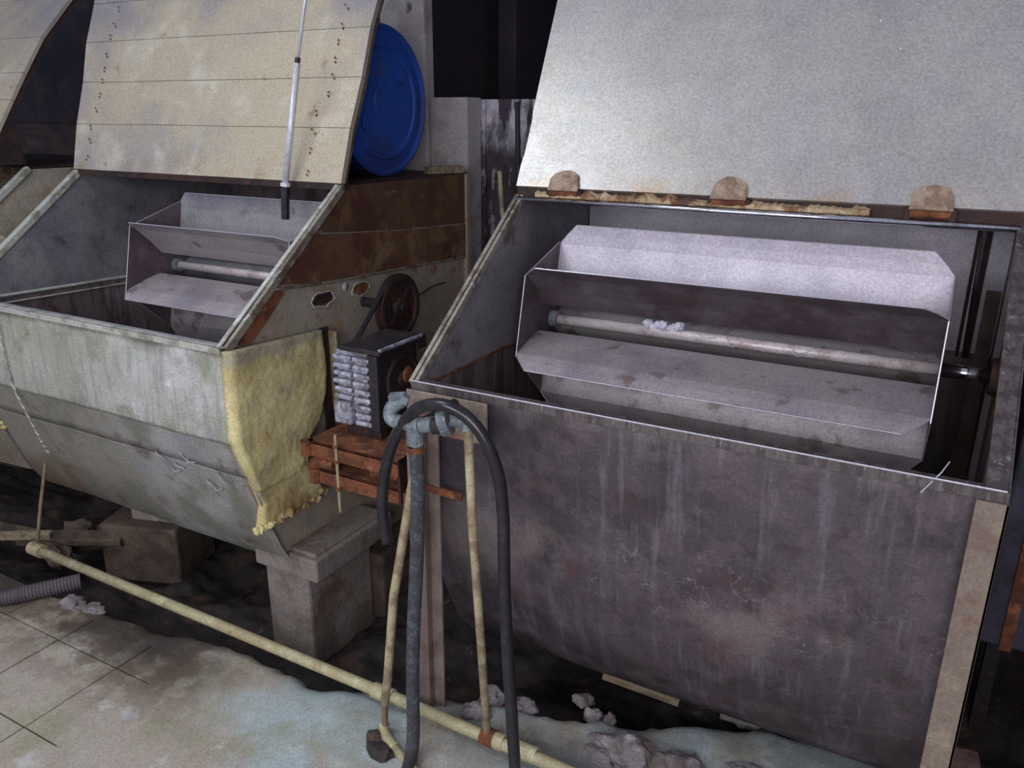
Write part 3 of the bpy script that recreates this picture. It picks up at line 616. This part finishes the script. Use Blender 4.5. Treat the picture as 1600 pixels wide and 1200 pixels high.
for dy in (-.07, .07): link('foot', box(mx0+.02, mx1-.02, my+dy-.02, my+dy+.02, .650, .70), 'dark_rust', mt, bevel=.003)
link('drive_pulley', lathe_x([(-1.785, .012), (-1.785, .038), (-1.768, .030), (-1.752, .038), (-1.748, .012)], 2.03, .84, 20), 'dark_iron', mt)
bp = [(2.345+.110*math.cos(a), 1.02+.110*math.sin(a)) for a in [math.radians(-38+10*k) for k in range(19)]]
bp += [(2.03+.034*math.cos(a), .84+.034*math.sin(a)) for a in [math.radians(150+12*k) for k in range(15)]]
V = []; Fc = []; n = len(bp)
cy_, cz_ = sum(p[0] for p in bp)/n, sum(p[1] for p in bp)/n
for (y, z) in bp:
    d = Vector((y-cy_, z-cz_)).normalized()*.014; V += [(-1.769, y, z), (-1.749, y, z), (-1.749, y+d.x, z+d.y), (-1.767, y+d.x, z+d.y)]
for i in range(n):
    j = (i+1) % n
    for k in range(4): Fc.append((4*i+k, 4*i+(k+1) % 4, 4*j+(k+1) % 4, 4*j+k))
belt = link('drive_belt', mesh(V, Fc), 'rubber', origin=(-1.758, 2.2, .95))
tag(belt, 'black drive belt running from the rusty pulley down behind the motor', 'belt')
mm = thing('motor_mount', 'rust orange iron bracket under the motor, with two channel rails', 'bracket', (-1.6, 2.0, .45))
def rail(y0, y1, z0, z1, xa, xb, nm):   # a channel with a rounded left end
    link(nm, join(box(xa, xb, y0, y1, z1-.008, z1), box(xa, xb, y0, y0+.008, z0, z1)), 'rust', mm, bevel=.002)
    link('rail_end', tube([(xa, y0+.004, z0), (xa, y0+.004, z1)], .022, 12), 'rust', mm)
rail(1.86, 2.24, .600, .652, -1.80, -1.42, 'upper_rail')
rail(1.88, 1.98, .492, .545, -1.79, -1.40, 'lower_rail')
rail(2.18, 2.24, .505, .545, -1.88, -1.40, 'lower_rail')
link('rail_web', tube(spline([(-1.70, 1.885, .575), (-1.775, 1.885, .57), (-1.80, 1.89, .545), (-1.79, 1.89, .515)], 4), .022, 10), 'rust', mm)
link('side_plate', box(-1.43, -1.42, 1.87, 2.24, .50, .652), 'dark_rust', mm)
link('end_bracket', box(LX1, -1.74, 2.0, 2.24, .52, .535), 'dark_rust', mm)
link('wedge', rot_box((-1.50, 1.92, .60), (.10, .09, .05), .15), 'rust', mm, bevel=.004)
for x, y in ((-1.665, 1.855), (-1.60, 2.2)):
    bo = link('adjusting_bolt', tube([(x, y, .42), (x, y, .70)], .005, 8), 'pipe_tan', mm, label='long thin threaded adjusting bolt')
    for z in (.60, .655, .50): link('nut', tube([(x, y, z), (x, y, z+.010)], .011, 6), 'rust', bo)

# ------------------------------------------------------------ pedestals
pd = thing('pedestal', 'pale concrete pedestal with wider cap under the right end of the left vat', 'pedestal', (-1.92, 2.0, -.3))
link('cap', rot_box((-1.93, 2.06, .155), (.30, .44, .09), 0), 'concrete', pd, bevel=.008)
link('mortar_bed', box(-2.06, -1.80, 1.86, 2.25, .195, .212), 'concrete', pd, bevel=.006)
link('column', join(box(-2.055, -1.845, 1.86, 2.22, -.32, .112)), 'concrete', pd, bevel=.012)
link('rear_course', box(-2.03, -1.79, 2.22, 2.62, -.32, .02), 'concrete_dark', pd, bevel=.01)
p2 = thing('concrete_block', 'brown concrete block standing askew under the left end of the left vat', 'block', (-3.05, 2.1, -.3))
link('block', rot_box((-2.93, 2.06, -.13), (.36, .30, .27), .35), 'concrete_dark', p2, bevel=.01)
link('upper_block', rot_box((-2.88, 2.12, .07), (.26, .24, .16), .30), 'concrete', p2, bevel=.01, label='paler block on top')

# ------------------------------------------------------------ pipes, hoses and the tap
fp = thing('floor_pipe', 'long yellowed plastic pipe lying along the front of both vats', 'pipe', (-1.9, 1.57, 0))
link('pipe', tube([(-2.99, 1.56, .05), (-2.0, 1.562, .048), (-1.2, 1.56, .047), (-.3, 1.55, .045), (.3, 1.55, .045)], .018, 16), 'pipe_yellow', fp, smooth=True)
for x in (-.90, -.80, -1.28): link('coupling', tube([(x-.035, 1.56, .047), (x+.035, 1.56, .047)], .0235, 16), 'pipe_yellow', fp, smooth=False)
link('pipe_clamp', tube([(-.935, 1.56, .047), (-.895, 1.56, .047)], .026, 12), 'rust', fp, label='rusty clamp where the upright pipe joins')
link('end_fitting', tube([(-3.02, 1.56, .05), (-2.95, 1.56, .05)], .026, 12), 'pipe_tan', fp)
tag(link('upright_pipe', tube([(-.953, 1.53, .985), (-.945, 1.535, .7), (-.932, 1.545, .4), (-.918, 1.556, .06)], .0115, 12), 'pipe_tan', smooth=True), 'tan upright pipe from the round flange down to the floor pipe clamp', 'pipe')
up2 = thing('upright_pipe', 'thinner brown leaning pipe on the left of the braided hose, ending in a floor elbow', 'pipe', (-1.205, 1.47, 0))
link('pipe', tube([(-1.10, 1.545, .90), (-1.128, 1.535, .78), (-1.178, 1.50, .45), (-1.205, 1.49, .18), (-1.209, 1.475, .10)], .0125, 12), 'pipe_tan', up2, smooth=True)
link('lower_pipe', tube([(-1.209, 1.477, .12), (-1.207, 1.468, .02)], .0095, 10), 'pipe_brown', up2)
link('elbow', tube(spline([(-1.215, 1.475, .03), (-1.205, 1.462, .018), (-1.18, 1.445, .016), (-1.14, 1.425, .016)], 5), .0155, 12), 'pipe_yellow', up2, smooth=True)
link('floor_tube', tube([(-1.16, 1.435, .014), (-1.02, 1.375, .014), (-.85, 1.31, .014)], .013, 12), 'pipe_yellow', up2, smooth=True)
tag(link('pipe_joint', rock((-1.17, 1.40, .012), (.045, .028, .018), 5, 2), 'mud', origin=None), 'dark greasy lump on the floor beside the pipe elbow', 'lump')
tag(link('greasy_clod', rock((-1.215, 1.435, .012), (.025, .03, .018), 9, 2), 'concrete_dark', origin=None), 'small brown clod on the floor left of the pipe elbow', 'lump')
tag(link('rubber_hose', tube(spline([(-1.191, 1.50, .612), (-1.200, 1.50, .738), (-1.166, 1.50, .885), (-1.085, 1.49, 1.005), (-.985, 1.48, 1.044), (-.905, 1.49, 1.003), (-.857, 1.50, .906), (-.838, 1.50, .793), (-.828, 1.49, .62), (-.808, 1.47, .441), (-.778, 1.44, .268), (-.742, 1.40, .10), (-.70, 1.35, -.0+.02), (-.60, 1.26, .018)], 10), .0155, 14), 'rubber', smooth=True), 'glossy black rubber hose looped over the tap, one open end hanging', 'hose')
bh = thing('braided_hose', 'thick dark grey woven hose hanging straight down from the tap to the floor', 'hose', (-1.12, 1.48, 0))
link('hose', tube(spline([(-1.086, 1.498, .905), (-1.083, 1.498, .80), (-1.092, 1.495, .60), (-1.106, 1.490, .40), (-1.110, 1.480, .22), (-1.092, 1.450, .08), (-1.075, 1.41, .025), (-1.04, 1.33, .02), (-1.0, 1.24, .02)], 10), .0185, 14), 'braid', bh, smooth=True)
link('hose_clamp', tube([(-1.086, 1.498, .898), (-1.086, 1.498, .918)], .0225, 14), 'rust', bh, label='rusty hose clamp')
tp = thing('tap', 'corroded grey pipe tap with elbow and round flange at the vat corner', 'tap', (-1.08, 1.52, .9))
link('tee', tube([(-1.145, 1.50, .966), (-1.075, 1.50, .969), (-1.012, 1.495, .988)], .0195, 14), 'zinc', tp, smooth=True)
link('spout', tube([(-1.086, 1.498, .965), (-1.086, 1.498, .914)], .0225, 14), 'zinc', tp)
link('elbow', tube(spline([(-1.135, 1.50, .965), (-1.160, 1.50, .975), (-1.158, 1.505, 1.0), (-1.130, 1.515, 1.022)], 5), .0185, 12), 'zinc', tp, smooth=True)
link('handle', join(rot_box((-1.137, 1.50, 1.035), (.045, .02, .014), .2, .3, -.2), rot_box((-1.115, 1.50, 1.03), (.02, .03, .02), .5, 0, .4)), 'zinc', tp, bevel=.003)
link('collar', tube([(-1.078, 1.499, .9685), (-1.066, 1.499, .9705)], .0235, 14), 'zinc', tp)
link('flange', tube([(-1.005, 1.492, .990), (-.985, 1.50, .998)], .034, 16), 'zinc', tp, label='round corroded flange')
link('socket', tube([(-1.022, 1.486, .983), (-1.000, 1.488, .988)], .021, 14), 'dark_iron', tp)
link('feed_pipe', tube([(-.99, 1.50, 1.0), (-.962, 1.53, .992), (-.955, 1.53, .97)], .0175, 12), 'zinc', tp)
link('wall_stub', tube([(-1.06, 1.50, .98), (-1.06, 1.65, .985)], .014, 10), 'dark_iron', tp)
tw = spline([(-3.078, 1.632, .98), (-3.07, 1.628, .85), (-3.055, 1.632, .70), (-3.04, 1.655, .58), (-3.03, 1.68, .47), (-3.025, 1.70, .40)], 14)
tw2 = [p+Vector((.004*math.cos(i*1.3), .0, .004*math.sin(i*1.3))) for i, p in enumerate(tw)]
tag(link('twisted_wire', tube(tw2, .0035, 6), 'rim_pale'), 'thin pale twisted wire hanging down the front of the left vat near its left end', 'wire')
tag(link('thin_pipe', tube(spline([(-3.045, 1.69, .36), (-3.03, 1.63, .20), (-2.99, 1.57, .08)], 5), .007, 8), 'pipe_brown', smooth=True), 'short thin brown pipe rising from the far left end of the floor pipe', 'pipe')
rh = thing('ribbed_hose', 'grey corrugated hose lying on the floor at the left edge', 'hose', (-2.75, 1.35, 0))
N_ = 70; c0 = spline([(-3.25, .98, .025), (-2.98, 1.18, .03), (-2.80, 1.32, .03), (-2.66, 1.52, .03)], 44)
link('hose', tube(c0, .031, 14, rib=-.14), 'ribbed_grey', rh)
tag(link('back_pipe', tube(spline([(-1.81, 3.2, 1.46), (-1.79, 3.2, 1.25), (-1.72, 3.18, 1.05), (-1.66, 3.15, .8), (-1.64, 3.12, -.2)], 6), .011, 8), 'pipe_tan', smooth=True), 'thin pale pipe running down the dark tiled wall between the vats', 'pipe')
tag(link('back_cable', tube(spline([(-1.75, 3.25, 1.75), (-1.74, 3.25, 1.4), (-1.70, 3.22, 1.15), (-1.62, 3.2, .9), (-1.60, 3.18, -.2)], 6), .012, 8), 'dark_iron', smooth=True), 'black cable hanging on the tiled wall beside the thin pale pipe', 'cable')

# ------------------------------------------------------------ right edge: neighbouring tank and bricks
nt = thing('steel_tank', 'dark blue grey steel tank with rusty edge beyond the tan leg at the right edge', 'tank', (.9, 2.5, 0))
link('tank_side', box(.25, 1.3, 2.40, 3.1, .24, 1.02), 'blue_grey_steel', nt, bevel=.01)
link('tank_edge', box(.305, .335, 2.388, 2.4, .24, .62), 'rust', nt)
for x in (.30, 1.25): link('leg', box(x-.0, x+.04, 2.6, 2.64, -.25, .24), 'dark_iron', nt)
link('tank_rim', box(.24, 1.31, 2.385, 3.11, 1.02, 1.04), 'rim_steel', nt)
bk = [(.243, 2.07, -.02, .1, 'topmost pale brown brick of the stack by the tan leg'), (.24, 2.08, -.085, -.05, 'middle brick of the stack by the tan leg, splashed white'), (.25, 2.06, -.15, .08, 'lowest dark brick of the stack by the tan leg')]
for x, y, z, rz, lb_ in bk:
    tag(link('brick', rot_box((x, y, z+.03), (.11, .2, .058), rz), 'brick_clay', bevel=.005), lb_, 'brick')
# ------------------------------------------------------------ rubble
rb_ = [(-1.02, 1.66, .0, (.05, .035, .04), 'pale rubble lump just right of the brownish leg foot'),
       (-1.00, 1.73, .02, (.035, .03, .03), 'small grey rubble lump behind the brownish leg foot'),
       (-.93, 1.78, -.02, (.05, .03, .03), 'grey rubble lump behind the tan upright pipe'),
       (-.72, 1.86, -.03, (.03, .025, .025), 'small pale rubble lump right of the black hose'),
       (-.78, 1.92, -.04, (.03, .025, .02), 'smallest pale rubble lump right of the black hose'),
       (-.56, 1.72, .02, (.11, .05, .05), 'largest pale rubble lump under the middle of the right vat'),
       (-.63, 1.68, .0, (.05, .035, .03), 'rubble lump left of the largest pale one'),
       (-.42, 1.74, .01, (.07, .05, .045), 'round pale rubble lump right of the largest one'),
       (-.24, 1.80, -.0, (.09, .06, .03), 'low flat rubble lump towards the tan leg'),
       (-1.30, 1.78, -.10, (.03, .03, .03), 'pale chip in the dark hollow left of the brownish leg'),
       (-1.26, 1.72, -.06, (.03, .03, .03), 'whitish chip beside the leaning pipe in the hollow'),
       (-2.60, 1.44, .0, (.055, .04, .018), 'whitish lump at the end of the ribbed hose'),
       (-2.50, 1.45, .0, (.05, .03, .012), 'low grey lump beside the end of the ribbed hose'),
       (-3.15, 1.72, -.10, (.09, .05, .05), 'dark lump left of the floor pipe end'),
       (-3.25, 1.9, -.12, (.12, .08, .06), 'brown lump in the hollow under the left vat'),
       (-.66, 1.83, .0, (.018, .015, .03), 'thin upright pale chip near the black hose'),
       (-.30, 2.12, -.05, (.10, .05, .03), 'flat pale slab chip in the hollow under the right vat')]
for i, (x, y, z, s, l) in enumerate(rb_):
    tag(link('rubble_lump', rock((x, y, z), s, i+2, 3), 'rubble' if i not in (13, 14) else 'concrete_dark', smooth=False), l, 'rubble')
tag(link('wood_strip', rot_box((-.62, 1.98, .03), (.24, .03, .012), .05, .3, .08), 'wood'), 'pale splintered wood strip under the front of the right vat', 'wood')
tag(link('wood_strip', rot_box((-3.3, 1.55, .03), (.5, .03, .03), .55), 'wood', bevel=.003), 'dull wooden stick lying beyond the ribbed hose at the left edge', 'wood')
for k, (x, y, rz, l) in enumerate([(-3.45, 1.75, .2, 'dark plank lying in the hollow at the far left'), (-3.15, 1.80, .5, 'short dark plank beside the askew concrete block')]):
    tag(link('plank', rot_box((x, y, -.10+.04*k), (.45, .08, .03), rz, .1), 'concrete_dark', bevel=.003), l, 'wood')
# ------------------------------------------------------------ lint and threads
ln = [rock((-.758+.016*q, 2.247+random.uniform(-.006, .006), 1.098+random.uniform(-.008, .008)), (.016, .014, .014), q+60, 2) for q in range(7)]
for (xa, dz) in ((-.80, .012), (-.60, .004), (-.52, -.012), (-.34, -.014)):
    ln.append(tube(spline([(xa, 2.232, 1.097), (xa+.02, 2.222, 1.085+dz), (xa+.05, 2.225, 1.092)], 5), .0012, 5))
lt = link('cotton_lint', join(*ln), 'white_fibre', smooth=True, stuff=True)
tag(lt, 'tuft of white cotton lint wound round the paddle shaft of the right vat', 'lint')
tag(link('thread', tube([(.025, 1.636, .994), (.055, 1.662, 1.034), (.066, 1.685, 1.05)], .0014, 5), 'white_fibre'), 'short white thread lying across the front rim of the right vat', 'thread')
